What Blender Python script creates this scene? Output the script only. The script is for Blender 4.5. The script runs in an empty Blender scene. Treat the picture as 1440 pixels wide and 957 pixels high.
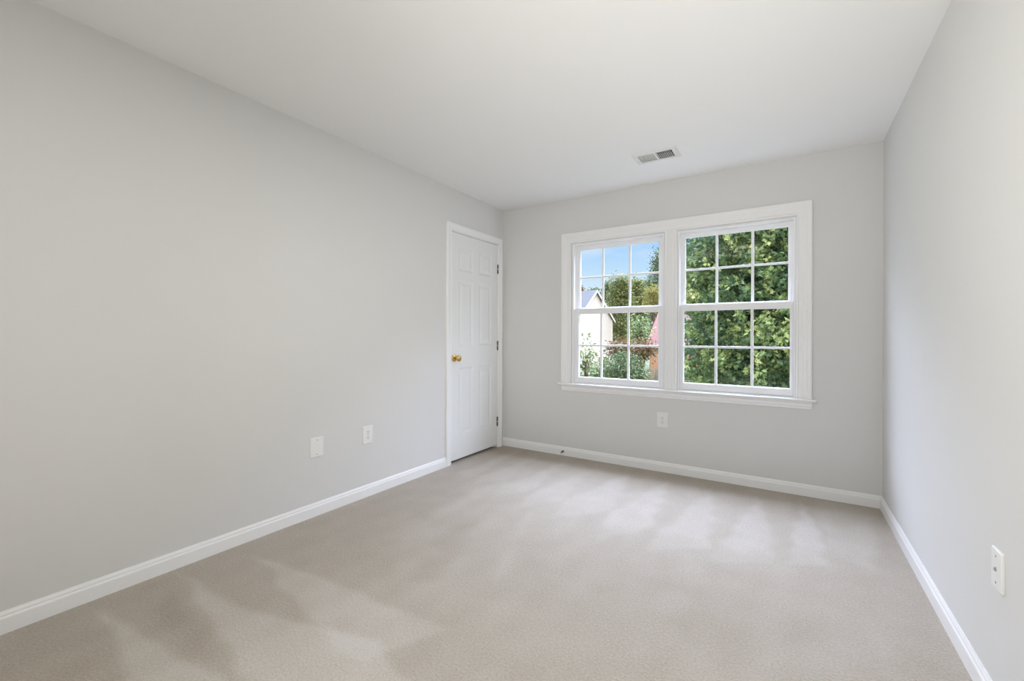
import bpy, bmesh, math, random
import numpy as np
from mathutils import Vector, Matrix

random.seed(7)
RNG = np.random.default_rng(11)
SC = bpy.context.scene
COL = SC.collection
PI = math.pi

# ------------------------------------------------------------------ camera, sky, sun, fill lights, exposure
CX, CY, CZ = 2.5021, -3.7268, 1.1289
YAW, ROLL, FPX, SY = 0.5712, 0.0036, 603.6182, -4.9847
W = 3.0323          # width of the room (left wall x = 0, right wall x = W, window wall y = 0)
H = 2.44            # height of the room
YB = -4.75          # wall behind the camera
GZ = -2.95          # the ground outside (this room is upstairs)

cam_d = bpy.data.cameras.new('camera')
cam = bpy.data.objects.new('camera', cam_d)
COL.objects.link(cam)
fw = Vector((-math.sin(YAW), math.cos(YAW), 0))
rt = Vector((math.cos(YAW), math.sin(YAW), 0))
up = Vector((0, 0, 1))
r2 = rt*math.cos(ROLL) + up*math.sin(ROLL)
u2 = -rt*math.sin(ROLL) + up*math.cos(ROLL)
cam.matrix_world = Matrix(((r2.x, u2.x, -fw.x, CX), (r2.y, u2.y, -fw.y, CY), (r2.z, u2.z, -fw.z, CZ), (0, 0, 0, 1)))
cam_d.sensor_width = 36
cam_d.lens = 36*FPX/1440
cam_d.shift_y = SY/1440
cam_d.clip_start = 0.02
cam_d.clip_end = 500
SC.camera = cam

SC.view_settings.view_transform = 'Standard'
SC.view_settings.look = 'None'
SC.view_settings.gamma = 1
SC.view_settings.use_curve_mapping = False
SC.view_settings.exposure = 0.05

SKY_GAIN = 1.0
world = bpy.data.worlds.new('sky')
SC.world = world
world.use_nodes = True
nt = world.node_tree
nt.nodes.clear()
out = nt.nodes.new('ShaderNodeOutputWorld')
bg = nt.nodes.new('ShaderNodeBackground')
tc = nt.nodes.new('ShaderNodeTexCoord')
sep = nt.nodes.new('ShaderNodeSeparateXYZ')
rampn = nt.nodes.new('ShaderNodeValToRGB')
nt.links.new(tc.outputs['Generated'], sep.inputs[0])
nt.links.new(sep.outputs['Z'], rampn.inputs[0])
e = rampn.color_ramp.elements
e[0].position = 0.0; e[0].color = (0.78, 0.88, 1.0, 1)
e[1].position = 1.0; e[1].color = (1.0, 1.25, 1.7, 1)
for pos, c in ((0.10, (0.72, 0.86, 1.0, 1)), (0.16, (0.52, 0.75, 1.0, 1)), (0.235, (0.31, 0.59, 1.0, 1)),
               (0.36, (1.35, 1.5, 1.7, 1)), (0.55, (1.6, 1.75, 2.0, 1))):
    n = e.new(pos); n.color = c
# thin clouds near the horizon
noi = nt.nodes.new('ShaderNodeTexNoise'); noi.inputs['Scale'].default_value = 5.0; noi.inputs['Detail'].default_value = 6
mp = nt.nodes.new('ShaderNodeMapping'); mp.inputs['Scale'].default_value = (1, 1, 5)
nt.links.new(tc.outputs['Generated'], mp.inputs[0]); nt.links.new(mp.outputs[0], noi.inputs['Vector'])
cr = nt.nodes.new('ShaderNodeMapRange')
cr.inputs['From Min'].default_value = 0.48; cr.inputs['From Max'].default_value = 0.75
cr.inputs['To Max'].default_value = 0.55
nt.links.new(noi.outputs['Fac'], cr.inputs['Value'])
mx = nt.nodes.new('ShaderNodeMix'); mx.data_type = 'RGBA'
mx.inputs['B'].default_value = (0.86, 0.91, 1.0, 1)
nt.links.new(cr.outputs[0], mx.inputs['Factor']); nt.links.new(rampn.outputs[0], mx.inputs['A'])
# bright upper sky lobe on the window side, added unseen to light the room
hz = nt.nodes.new('ShaderNodeMapRange'); hz.interpolation_type = 'SMOOTHSTEP'
hz.inputs['From Min'].default_value = 0.30; hz.inputs['From Max'].default_value = 0.50
nt.links.new(sep.outputs['Z'], hz.inputs['Value'])
hy = nt.nodes.new('ShaderNodeMapRange'); hy.interpolation_type = 'SMOOTHSTEP'
hy.inputs['From Min'].default_value = 0.05; hy.inputs['From Max'].default_value = 0.35
nt.links.new(sep.outputs['Y'], hy.inputs['Value'])
hm = nt.nodes.new('ShaderNodeMath'); hm.operation = 'MULTIPLY'
nt.links.new(hz.outputs[0], hm.inputs[0]); nt.links.new(hy.outputs[0], hm.inputs[1])
cl = nt.nodes.new('ShaderNodeMix'); cl.data_type = 'RGBA'
cl.inputs['B'].default_value = (16.2, 17.9, 24.0, 1)
nt.links.new(hm.outputs[0], cl.inputs['Factor']); nt.links.new(mx.outputs['Result'], cl.inputs['A'])
nt.links.new(cl.outputs['Result'], bg.inputs['Color'])
bg.inputs['Strength'].default_value = SKY_GAIN
nt.links.new(bg.outputs[0], out.inputs[0])

sun_d = bpy.data.lights.new('sun', 'SUN'); sun = bpy.data.objects.new('sun', sun_d); COL.objects.link(sun)
sun_d.energy = 3.4; sun_d.angle = math.radians(0.6); sun_d.color = (1.0, 0.93, 0.80)
sun.rotation_euler = Vector((-0.42, 0.62, -0.72)).to_track_quat('-Z', 'Y').to_euler()

def area(name, loc, aim, sx, sy, power, color):
    d = bpy.data.lights.new(name, 'AREA'); o = bpy.data.objects.new(name, d); COL.objects.link(o)
    d.shape = 'RECTANGLE'; d.size = sx; d.size_y = sy; d.energy = power; d.color = color
    o.location = loc
    o.rotation_euler = (Vector(aim)-Vector(loc)).to_track_quat('-Z', 'Y').to_euler()
    return o
# unseen fill lights, added above and behind the camera to brighten the room
FILL_TINT = (1.0, 0.985, 0.955)
area('overhead_fill', (1.75, -3.25, 2.41), (1.75, -3.25, 0), 0.9, 0.9, 15, FILL_TINT)
area('low_fill', (2.1, -3.9, 0.25), (2.0, -2.6, 2.44), 1.2, 0.8, 12.5, FILL_TINT)
area('far_fill', (2.2, -4.2, 0.4), (2.1, -1.5, 2.44), 0.9, 0.9, 4.5, FILL_TINT).data.spread = 1.0
area('left_wall_fill', (2.8, -4.3, 1.5), (0.0, -0.9, 1.4), 0.7, 1.2, 2.6, FILL_TINT).data.spread = 0.8
area('right_wall_fill', (0.15, -4.0, 1.4), (3.03, -1.9, 1.5), 1.2, 1.5, 5.6, FILL_TINT).data.spread = 0.95
for nm, xc, wd in (('window_portal_a', 1.21, 0.80), ('window_portal_b', 2.14, 0.80)):
    pd = area(nm, (xc, 0.16, 1.35), (xc, -1, 1.35), wd, 1.3, 1, (1, 1, 1)); pd.data.cycles.is_portal = True

# ------------------------------------------------------------------ materials
def srgb(r, g, b):
    f = lambda c: (c/255/12.92) if c/255 <= .04045 else ((c/255+.055)/1.055)**2.4
    return (f(r), f(g), f(b), 1)

def mat(name, color, rough=0.6, metal=0.0, spec=0.5, noise=0.0, nscale=30, bump=0.0, bscale=200):
    m = bpy.data.materials.new(name); m.use_nodes = True
    t = m.node_tree; b = t.nodes['Principled BSDF']
    b.inputs['Base Color'].default_value = color
    b.inputs['Roughness'].default_value = rough
    b.inputs['Metallic'].default_value = metal
    b.inputs['Specular IOR Level'].default_value = spec
    tcn = t.nodes.new('ShaderNodeTexCoord')
    if noise:
        nn = t.nodes.new('ShaderNodeTexNoise'); nn.inputs['Scale'].default_value = nscale; nn.inputs['Detail'].default_value = 4
        t.links.new(tcn.outputs['Object'], nn.inputs['Vector'])
        mr = t.nodes.new('ShaderNodeMapRange')
        mr.inputs['To Min'].default_value = 1-noise; mr.inputs['To Max'].default_value = 1+noise
        t.links.new(nn.outputs['Fac'], mr.inputs['Value'])
        mm = t.nodes.new('ShaderNodeVectorMath'); mm.operation = 'SCALE'
        mm.inputs[0].default_value = color[:3]
        t.links.new(mr.outputs[0], mm.inputs['Scale']); t.links.new(mm.outputs[0], b.inputs['Base Color'])
    if bump:
        n2 = t.nodes.new('ShaderNodeTexNoise'); n2.inputs['Scale'].default_value = bscale; n2.inputs['Detail'].default_value = 3
        t.links.new(tcn.outputs['Object'], n2.inputs['Vector'])
        bp = t.nodes.new('ShaderNodeBump'); bp.inputs['Strength'].default_value = bump; bp.inputs['Distance'].default_value = 0.002
        t.links.new(n2.outputs['Fac'], bp.inputs['Height']); t.links.new(bp.outputs[0], b.inputs['Normal'])
    return m

M = {}
M['wall'] = mat('wall_paint', (0.73, 0.725, 0.705, 1), 0.85, spec=0.2, noise=0.012, nscale=3, bump=0.12, bscale=260)
M['ceil'] = mat('ceiling_paint', (0.87, 0.865, 0.85, 1), 0.95, spec=0.1, noise=0.01, nscale=3, bump=0.1, bscale=200)
M['trim'] = mat('white_trim_paint', (0.90, 0.90, 0.89, 1), 0.35, spec=0.4, noise=0.01, nscale=8)
M['vinyl'] = mat('white_vinyl', (0.90, 0.905, 0.91, 1), 0.35, spec=0.4, noise=0.01, nscale=8)
M['door'] = mat('white_door_paint', (0.83, 0.84, 0.825, 1), 0.38, spec=0.4, noise=0.01, nscale=6)
M['plate'] = mat('white_plastic', (0.86, 0.86, 0.84, 1), 0.3, noise=0.01, nscale=20)
M['slot'] = mat('dark_slot', (0.03, 0.03, 0.028, 1), 0.7, noise=0.1)
M['brass'] = mat('polished_brass', (0.72, 0.50, 0.17, 1), 0.16, metal=1.0, noise=0.03)
M['hinge'] = mat('hinge_metal', (0.16, 0.155, 0.14, 1), 0.32, metal=1.0, noise=0.05)
M['screw'] = mat('screw_metal', (0.45, 0.44, 0.41, 1), 0.35, metal=0.8, noise=0.05)
M['dark'] = mat('dark_void', (0.012, 0.012, 0.012, 1), 0.9, noise=0.1)
M['ventm'] = mat('vent_enamel', (0.76, 0.76, 0.73, 1), 0.4, noise=0.01)

# ------------------------------------------------------------------ mesh helpers
def tag(o, label=None, cat=None, group=None, kind=None):
    if label: o['label'] = label
    if cat: o['category'] = cat
    if group: o['group'] = group
    if kind: o['kind'] = kind
    return o

def link(name, me, m, parent=None, loc=(0, 0, 0)):
    o = bpy.data.objects.new(name, me); COL.objects.link(o)
    if m is not None and not me.materials:
        for x in (m if isinstance(m, (list, tuple)) else [m]): me.materials.append(x)
    if parent is not None:
        o.parent = parent
        # parts are modelled in world coordinates; keep them there
        o.matrix_parent_inverse = Matrix.Translation(parent.location).inverted()
    o.location = loc
    return o

def obj(name, bm, m, parent=None, smooth=False):
    me = bpy.data.meshes.new(name)
    bmesh.ops.recalc_face_normals(bm, faces=bm.faces[:])
    bm.to_mesh(me); bm.free()
    if smooth:
        for p in me.polygons: p.use_smooth = True
    return link(name, me, m, parent)

def empty(name, loc):
    o = bpy.data.objects.new(name, None); COL.objects.link(o); o.location = loc
    o.empty_display_size = 0.1
    return o

def box(bm, a, b, bevel=0.0):
    lo = [min(a[i], b[i]) for i in range(3)]; hi = [max(a[i], b[i]) for i in range(3)]
    vs = [bm.verts.new((x, y, z)) for x in (lo[0], hi[0]) for y in (lo[1], hi[1]) for z in (lo[2], hi[2])]
    q = [(0, 1, 3, 2), (4, 6, 7, 5), (0, 4, 5, 1), (2, 3, 7, 6), (0, 2, 6, 4), (1, 5, 7, 3)]
    fs = [bm.faces.new([vs[i] for i in f]) for f in q]
    if bevel:
        es = list({e for f in fs for e in f.edges})
        bmesh.ops.bevel(bm, geom=es, offset=bevel, segments=2, affect='EDGES', profile=0.5)
    return bm

def tube(bm, pts, rad, n=10, cap=True):
    pts = [Vector(p) for p in pts]
    if not isinstance(rad, (list, tuple)): rad = [rad]*len(pts)
    rings = []
    for i, p in enumerate(pts):
        d = (pts[min(i+1, len(pts)-1)]-pts[max(i-1, 0)]).normalized()
        a = d.cross(Vector((0, 0, 1)));
        if a.length < 1e-3: a = d.cross(Vector((0, 1, 0)))
        a.normalize(); b = d.cross(a)
        rings.append([bm.verts.new(p+(a*math.cos(2*PI*k/n)+b*math.sin(2*PI*k/n))*rad[i]) for k in range(n)])
    for i in range(len(rings)-1):
        for k in range(n):
            bm.faces.new((rings[i][k], rings[i][(k+1) % n], rings[i+1][(k+1) % n], rings[i+1][k]))
    if cap:
        bm.faces.new(rings[0][::-1]); bm.faces.new(rings[-1])
    return bm

def lathe(bm, origin, axis, prof, n=24):
    """prof: (distance along axis, radius)"""
    o = Vector(origin); d = Vector(axis).normalized()
    a = d.cross(Vector((0, 0, 1)))
    if a.length < 1e-3: a = d.cross(Vector((0, 1, 0)))
    a.normalize(); b = d.cross(a)
    rings = []
    for (t, r) in prof:
        rings.append([bm.verts.new(o+d*t+(a*math.cos(2*PI*k/n)+b*math.sin(2*PI*k/n))*max(r, 1e-4)) for k in range(n)])
    for i in range(len(rings)-1):
        for k in range(n):
            bm.faces.new((rings[i][k], rings[i][(k+1) % n], rings[i+1][(k+1) % n], rings[i+1][k]))
    bm.faces.new(rings[0][::-1]); bm.faces.new(rings[-1])
    return bm

def sweep(bm, path, prof, to3, closed=False):
    """Mitred moulding. path: 2D points on a plane; prof: (offset to the left of travel, height off the plane)."""
    P = [Vector(p) for p in path]; n = len(P); rings = []
    for i in range(n):
        if closed or 0 < i < n-1:
            d0 = (P[i]-P[(i-1) % n]).normalized(); d1 = (P[(i+1) % n]-P[i]).normalized()
        elif i == 0: d0 = d1 = (P[1]-P[0]).normalized()
        else: d0 = d1 = (P[-1]-P[-2]).normalized()
        n0 = Vector((-d0.y, d0.x)); n1 = Vector((-d1.y, d1.x))
        m = (n0+n1); m = m/max(1e-6, m.dot(n0))
        rings.append([bm.verts.new(to3((P[i]+m*o)[0], (P[i]+m*o)[1], h)) for o, h in prof])
    k = len(prof)
    for i in range(n if closed else n-1):
        a, b = rings[i], rings[(i+1) % n]
        for j in range(k):
            bm.faces.new((a[j], a[(j+1) % k], b[(j+1) % k], b[j]))
    if not closed:
        bm.faces.new(rings[0][::-1]); bm.faces.new(rings[-1])
    return bm

def slab_with_holes(bm, us, vs, holes, to3, t):
    """A thick flat wall over the grid us x vs with rectangular holes; to3(u, v, depth)."""
    us = sorted(set(us + [h[0] for h in holes] + [h[1] for h in holes]))
    vs = sorted(set(vs + [h[2] for h in holes] + [h[3] for h in holes]))
    inside = lambda u, v: any(h[0] < u < h[1] and h[2] < v < h[3] for h in holes)
    keep = {(i, j) for i in range(len(us)-1) for j in range(len(vs)-1)
            if not inside((us[i]+us[i+1])/2, (vs[j]+vs[j+1])/2)}
    cache = {}
    def V(i, j, k):
        if (i, j, k) not in cache: cache[(i, j, k)] = bm.verts.new(to3(us[i], vs[j], t*k))
        return cache[(i, j, k)]
    for (i, j) in keep:
        for k in (0, 1): bm.faces.new([V(i, j, k), V(i+1, j, k), V(i+1, j+1, k), V(i, j+1, k)])
        for (di, dj, c) in ((-1, 0, ((0, 0), (0, 1))), (1, 0, ((1, 0), (1, 1))), (0, -1, ((0, 0), (1, 0))), (0, 1, ((0, 1), (1, 1)))):
            if (i+di, j+dj) not in keep:
                (a, b), (c2, d) = c
                bm.faces.new([V(i+a, j+b, 0), V(i+c2, j+d, 0), V(i+c2, j+d, 1), V(i+a, j+b, 1)])
    return bm

# ------------------------------------------------------------------ the setting: shell of the room
WT = 0.13
# openings of the two windows, of the closet door, of the ceiling register
WIN = [(0.785, 1.625), (1.735, 2.550)]
WZ0, WZ1 = 0.690, 2.005
DY0, DY1, DZ1 = -0.832, -0.104, 2.072
VX0, VX1, VY0, VY1 = 1.583, 1.817, -0.627, -0.499

b = slab_with_holes(bmesh.new(), [0, W], [0, H], [(a, c, WZ0, WZ1) for a, c in WIN], lambda u, v, d: (u, d, v), WT)
tag(obj('wall_back', b, M['wall']), kind='structure')
b = slab_with_holes(bmesh.new(), [YB, WT], [0, H], [(DY0, DY1, 0.0, DZ1)], lambda u, v, d: (-d, u, v), WT)
tag(obj('wall_left', b, M['wall']), kind='structure')
b = box(bmesh.new(), (W, YB, 0), (W+WT, WT, H)); tag(obj('wall_right', b, M['wall']), kind='structure')
b = box(bmesh.new(), (-WT, YB-WT, 0), (W+WT, YB, H)); tag(obj('wall_front', b, M['wall']), kind='structure')
b = slab_with_holes(bmesh.new(), [-WT, W+WT], [YB-WT, WT], [(VX0, VX1, VY0, VY1)], lambda u, v, d: (u, v, H+d), 0.2)
tag(obj('ceiling', b, M['ceil']), kind='structure')
# closet behind the closed door: its walls only keep the gap under the door dark
b = bmesh.new()
box(b, (-0.75, -1.1, 0), (-0.70, 0.13, H)); box(b, (-0.70, -1.1, 0), (-WT, -1.05, H)); box(b, (-0.70, 0.08, 0), (-WT, 0.13, H))
box(b, (-0.75, -1.1, H), (-WT, 0.13, H+0.05))
tag(obj('wall_closet', b, M['wall']), kind='structure')

# carpet ----------------------------------------------------------------------
def carpet_material():
    m = bpy.data.materials.new('cut_pile_carpet'); m.use_nodes = True
    t = m.node_tree; b = t.nodes['Principled BSDF']
    b.inputs['Roughness'].default_value = 0.95; b.inputs['Specular IOR Level'].default_value = 0.1
    b.inputs['Sheen Weight'].default_value = 0.25; b.inputs['Sheen Roughness'].default_value = 0.5
    tcn = t.nodes.new('ShaderNodeTexCoord')
    at = t.nodes.new('ShaderNodeAttribute'); at.attribute_name = 'nap_light'
    sepc = t.nodes.new('ShaderNodeSeparateColor'); t.links.new(at.outputs['Color'], sepc.inputs[0])
    n1 = t.nodes.new('ShaderNodeTexNoise'); n1.inputs['Scale'].default_value = 5.5; n1.inputs['Detail'].default_value = 5
    n2 = t.nodes.new('ShaderNodeTexNoise'); n2.inputs['Scale'].default_value = 110; n2.inputs['Detail'].default_value = 3
    n3 = t.nodes.new('ShaderNodeTexNoise'); n3.inputs['Scale'].default_value = 300; n3.inputs['Detail'].default_value = 2
    for n in (n1, n2, n3): t.links.new(tcn.outputs['Object'], n.inputs['Vector'])
    def ma(op, a, bb, c=None):
        q = t.nodes.new('ShaderNodeMath'); q.operation = op
        for i, x in enumerate((a, bb, c)):
            if x is None: continue
            if isinstance(x, (int, float)): q.inputs[i].default_value = x
            else: t.links.new(x, q.inputs[i])
        return q.outputs[0]
    s = ma('MULTIPLY_ADD', n1.outputs['Fac'], 0.20, -0.10)
    s = ma('ADD', s, ma('MULTIPLY_ADD', n2.outputs['Fac'], 0.50, -0.25))
    s = ma('ADD', s, ma('MULTIPLY_ADD', n3.outputs['Fac'], 0.40, -0.20))
    s = ma('ADD', s, sepc.outputs[0])
    cr = t.nodes.new('ShaderNodeValToRGB'); t.links.new(s, cr.inputs[0])
    el = cr.color_ramp.elements
    el[0].position = 0.1; el[0].color = (0.300, 0.243, 0.172, 1)
    el[1].position = 0.9; el[1].color = (0.74, 0.695, 0.635, 1)
    x = el.new(0.5); x.color = (0.53, 0.468, 0.388, 1)
    t.links.new(cr.outputs[0], b.inputs['Base Color'])
    bp = t.nodes.new('ShaderNodeBump'); bp.inputs['Strength'].default_value = 0.8; bp.inputs['Distance'].default_value = 0.008
    h = ma('ADD', n2.outputs['Fac'], ma('MULTIPLY', n3.outputs['Fac'], 0.7))
    t.links.new(h, bp.inputs['Height']); t.links.new(bp.outputs[0], b.inputs['Normal'])
    return m

# vacuum marks, plus broad patches with room light and shade painted in: (polygon on the floor, change of the nap's tone, edge softness in m)
NAP_LIGHT = [
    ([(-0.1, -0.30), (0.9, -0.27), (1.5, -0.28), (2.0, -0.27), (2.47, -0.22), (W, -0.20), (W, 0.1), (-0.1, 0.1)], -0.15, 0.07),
    ([(-0.1, -5), (-0.1, 0.1), (0.5, 0.1), (0.62, -1.5), (0.9, -2.4), (0.9, -5)], -0.13, 0.35),  # broad soft band: dimmer left side of the room painted into the carpet
    ([(0.067, -2.868), (0.17, -2.865), (0.568, -2.94), (0.888, -2.984), (1.6, -3.16), (1.75, -2.80), (1.214, -2.66), (0.819, -2.77), (0.548, -2.84)], 0.20, 0.02),
    ([(0.109, -3.153), (0.29, -3.166), (0.49, -3.193), (0.686, -3.225), (1.1, -3.3), (1.2, -3.0), (0.917, -3.05), (0.715, -3.09), (0.512, -3.105)], 0.20, 0.02),
    ([(0.173, -2.592), (0.396, -2.609), (0.615, -2.662), (0.96, -2.73), (1.25, -2.76), (1.42, -2.45), (1.144, -2.49), (0.764, -2.51), (0.434, -2.55)], 0.17, 0.02),
    ([(0.30, -3.05), (0.8, -3.03), (0.72, -2.99), (0.4, -2.96), (0.2, -2.93)], -0.10, 0.04),
    ([(1.13, -2.25), (1.02, -2.33), (0.92, -1.958), (0.95, -1.75), (1.03, -1.85)], -0.07, 0.05),
    ([(1.388, -2.1), (1.30, -2.0), (1.078, -1.287), (1.117, -1.261)], 0.07, 0.05),
    ([(0.75, -2.1), (0.62, -2.05), (0.55, -1.1), (0.66, -1.0)], 0.08, 0.06),
    ([(0.95, -2.0), (0.86, -2.0), (0.82, -1.3), (0.88, -1.25)], -0.06, 0.05),
    ([(2.594, -0.08), (2.50, -1.19), (2.675, -1.083), (2.674, -0.951)], 0.16, 0.021),
    ([(2.337, -0.20), (2.208, -1.027), (2.181, -1.366), (2.461, -1.199)], 0.13, 0.027),
    ([(2.017, -0.22), (1.912, -0.999), (1.849, -1.454), (2.159, -1.206)], 0.12, 0.032),
    ([(2.68, -0.05), (2.69, -0.954), (2.86, -1.03), (2.93, -0.606), (2.968, -0.10)], 0.10, 0.032),
    ([(1.70, -0.22), (1.55, -1.1), (1.60, -1.5), (1.83, -1.1)], 0.12, 0.032),
    ([(1.389, -0.19), (1.21, -1.034), (1.253, -1.369), (1.55, -1.0)], 0.12, 0.032),
    ([(1.10, -0.20), (0.94, -1.1), (1.0, -1.35), (1.2, -1.0)], 0.10, 0.032),
    ([(0.811, -0.20), (0.68, -1.134), (0.754, -1.276), (0.93, -0.933)], 0.10, 0.032),
    ([(0.52, -0.16), (0.42, -0.95), (0.5, -1.1), (0.63, -0.85)], 0.10, 0.032),
    ([(0.25, -0.14), (0.20, -0.958), (0.33, -1.1), (0.38, -0.841)], 0.10, 0.032),
    ([(2.83, -1.1), (2.79, -1.284), (2.80, -1.6), (2.86, -3.4), (3.1, -3.4), (3.1, -0.6), (2.92, -0.6)], -0.05, 0.03),
    ([(2.18, -1.40), (2.19, -1.46), (2.46, -1.30), (2.80, -1.12), (2.80, -1.5), (2.3, -2.1), (2.15, -2.1)], -0.03, 0.05),
    ([(0.6, -0.9), (0.8, -2.2), (1.6, -3.4), (2.6, -3.6), (2.75, -1.5), (2.6, -0.5), (1.2, -0.45)], 0.02, 0.3),  # broad soft lift: daylight on the mid floor painted into the carpet
]
def poly_sd(px, py, poly):
    d = np.full(px.shape, 1e9); ins = np.zeros(px.shape, bool); n = len(poly)
    for i in range(n):
        ax, ay = poly[i]; bx, by = poly[(i+1) % n]
        ex, ey = bx-ax, by-ay
        t = np.clip(((px-ax)*ex+(py-ay)*ey)/(ex*ex+ey*ey+1e-12), 0, 1)
        d = np.minimum(d, np.hypot(px-ax-t*ex, py-ay-t*ey))
        c = ((ay > py) != (by > py)) & (px < ex*(py-ay)/(ey if abs(ey) > 1e-9 else 1e-9)+ax)
        ins ^= c
    return np.where(ins, d, -d)

def make_floor():
    st = 0.018
    xs = np.linspace(-0.72, W+WT, int((W+WT+0.72)/st)); ys = np.linspace(YB-WT, WT, int((WT-YB+WT)/st))
    X, Y = np.meshgrid(xs, ys); nx, ny = len(xs), len(ys)
    co = np.stack([X.ravel(), Y.ravel(), np.zeros(X.size)], 1)
    i, j = np.meshgrid(np.arange(nx-1), np.arange(ny-1)); a = (j*nx+i).ravel()
    fc = np.stack([a, a+1, a+nx+1, a+nx], 1)
    # a second, lower sheet gives the floor its thickness
    nv = len(co)
    corners = [(-0.72, YB-WT, -0.2), (W+WT, YB-WT, -0.2), (W+WT, WT, -0.2), (-0.72, WT, -0.2)]
    me = bpy.data.meshes.new('floor')
    faces = fc.tolist() + [[nv+3, nv+2, nv+1, nv]]
    c0, c1, c2, c3 = 0, nx-1, nx*ny-1, nx*(ny-1)
    faces += [[c1]+[k for k in range(nx-2, -1, -1)]+[nv, nv+1], [nx*(k+1)-1 for k in range(ny-1, -1, -1)]+[nv+1, nv+2],
              [c3+k for k in range(nx)]+[nv+2, nv+3], [nx*k for k in range(ny)]+[nv+3, nv]]
    me.from_pydata(co.tolist()+corners, [], faces)
    v = np.full(X.size, 0.56); px, py = X.ravel(), Y.ravel()
    wob = 0.012*np.sin(px*23+py*9)+0.010*np.sin(py*31-px*7)
    for poly, dv, soft in NAP_LIGHT:
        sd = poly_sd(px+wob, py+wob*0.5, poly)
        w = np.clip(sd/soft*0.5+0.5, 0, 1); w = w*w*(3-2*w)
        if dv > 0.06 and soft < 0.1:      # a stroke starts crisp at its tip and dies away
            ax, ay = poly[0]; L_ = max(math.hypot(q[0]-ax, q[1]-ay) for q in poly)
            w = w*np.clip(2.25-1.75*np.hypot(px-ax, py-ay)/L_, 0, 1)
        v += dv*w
    # fine lanes along the strokes of the vacuum head
    v += 0.012*np.sin(px*34+1.5*np.sin(py*1.7))
    at = me.color_attributes.new('nap_light', 'FLOAT_COLOR', 'POINT')
    full = np.concatenate([v, np.full(4, 0.5)])
    at.data.foreach_set('color', np.stack([full, full, full, np.ones_like(full)], 1).ravel().astype(np.float32))
    return link('floor', me, carpet_material())
tag(make_floor(), kind='structure')

# skirting ---------------------------------------------------------------------
BBP = [(0, 0), (0.014, 0), (0.014, 0.056), (0.0125, 0.061), (0.0095, 0.064), (0.0090, 0.072), (0.0055, 0.078), (0.0035, 0.0827), (0, 0.0827)]
def baseboard(name, path):
    b = bmesh.new()
    sweep(b, path, BBP, lambda u, v, h: (u, v, h))
    return tag(obj(name, b, M['trim']), kind='structure')
# travelling so that the room lies to the left
baseboard('baseboard_left', [(0, -0.898), (0, YB+0.0001)])
baseboard('baseboard_back', [(W-0.0002, -0.0001), (0.0, -0.0001)])
baseboard('baseboard_right', [(W, YB+0.0001), (W, -0.0155)])

# ------------------------------------------------------------------ closet door
door = empty('door_1', (0, (DY0+DY1)/2, 0)); tag(door, kind='structure')
CAS = [(0, 0), (0, 0.009), (0.005, 0.0115), (0.010, 0.0095), (0.028, 0.0115), (0.036, 0.0145), (0.050, 0.017), (0.060, 0.017), (0.065, 0.0145), (0.065, 0)]
# path runs so that the outside of the opening lies to the left
b = bmesh.new()
sweep(b, [(DY1, 0), (DY1, DZ1), (DY0, DZ1), (DY0, 0)], [(-o, h) for o, h in CAS], lambda u, v, h: (h, u, v))
obj('door_casing', b, M['trim'], door)
b = bmesh.new()      # jamb lining with its stop
for (y0, y1, z0, z1) in ((DY0, DY0+0.006, 0, DZ1), (DY1-0.006, DY1, 0, DZ1), (DY0, DY1, DZ1-0.006, DZ1)):
    box(b, (-WT, y0, z0), (0.001, y1, z1))
for (y0, y1, z0, z1) in ((DY0, DY0+0.018, 0, DZ1), (DY1-0.018, DY1, 0, DZ1), (DY0, DY1, DZ1-0.018, DZ1)):
    box(b, (-0.075, y0, z0), (-0.040, y1, z1))
obj('door_jamb', b, M['trim'], door)

def panel_door():
    y0, y1, z0, z1 = DY0+0.0085, DY1-0.0095, 0.026, DZ1-0.0105
    cols = [y0, y0+0.100, y0+0.308, y0+0.402, y1-0.102, y1]
    rows = [z0, 0.245, 0.850, 1.045, 1.640, 1.725, 1.945, z1]
    xf, xb = -0.001, -0.036
    b = bmesh.new(); cache = {}
    def V(p):
        k = tuple(round(c, 6) for c in p)
        if k not in cache: cache[k] = b.verts.new(p)
        return cache[k]
    for i in range(5):
        for j in range(7):
            a0, a1, c0, c1 = cols[i], cols[i+1], rows[j], rows[j+1]
            rect = lambda ins, x: [V((x, a0+ins, c0+ins)), V((x, a1-ins, c0+ins)), V((x, a1-ins, c1-ins)), V((x, a0+ins, c1-ins))]
            if i in (1, 3) and j in (1, 3, 5):
                rings = [rect(0, xf), rect(0.004, xf-0.001), rect(0.012, xf-0.0050), rect(0.020, xf-0.0058), rect(0.028, xf-0.0054), rect(0.052, xf-0.0016)]
                for r0, r1 in zip(rings, rings[1:]):
                    for k in range(4): b.faces.new((r0[k], r0[(k+1) % 4], r1[(k+1) % 4], r1[k]))
                b.faces.new(rings[-1])
            else: b.faces.new(rect(0, xf))
    # back and edges
    bk = [b.verts.new((xb, y, z)) for y, z in ((y0, z0), (y1, z0), (y1, z1), (y0, z1))]
    b.faces.new(bk[::-1])
    edge = lambda lst, p, q: b.faces.new(lst+[q, p])
    edge([V((xf, c, z0)) for c in cols][::1], bk[0], bk[1])
    edge([V((xf, c, z1)) for c in cols][::-1], bk[2], bk[3])
    edge([V((xf, y0, r)) for r in rows][::-1], bk[3], bk[0])
    edge([V((xf, y1, r)) for r in rows][::1], bk[1], bk[2])
    return b
slab = obj('door_panel', panel_door(), M['door'], door)

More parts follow.
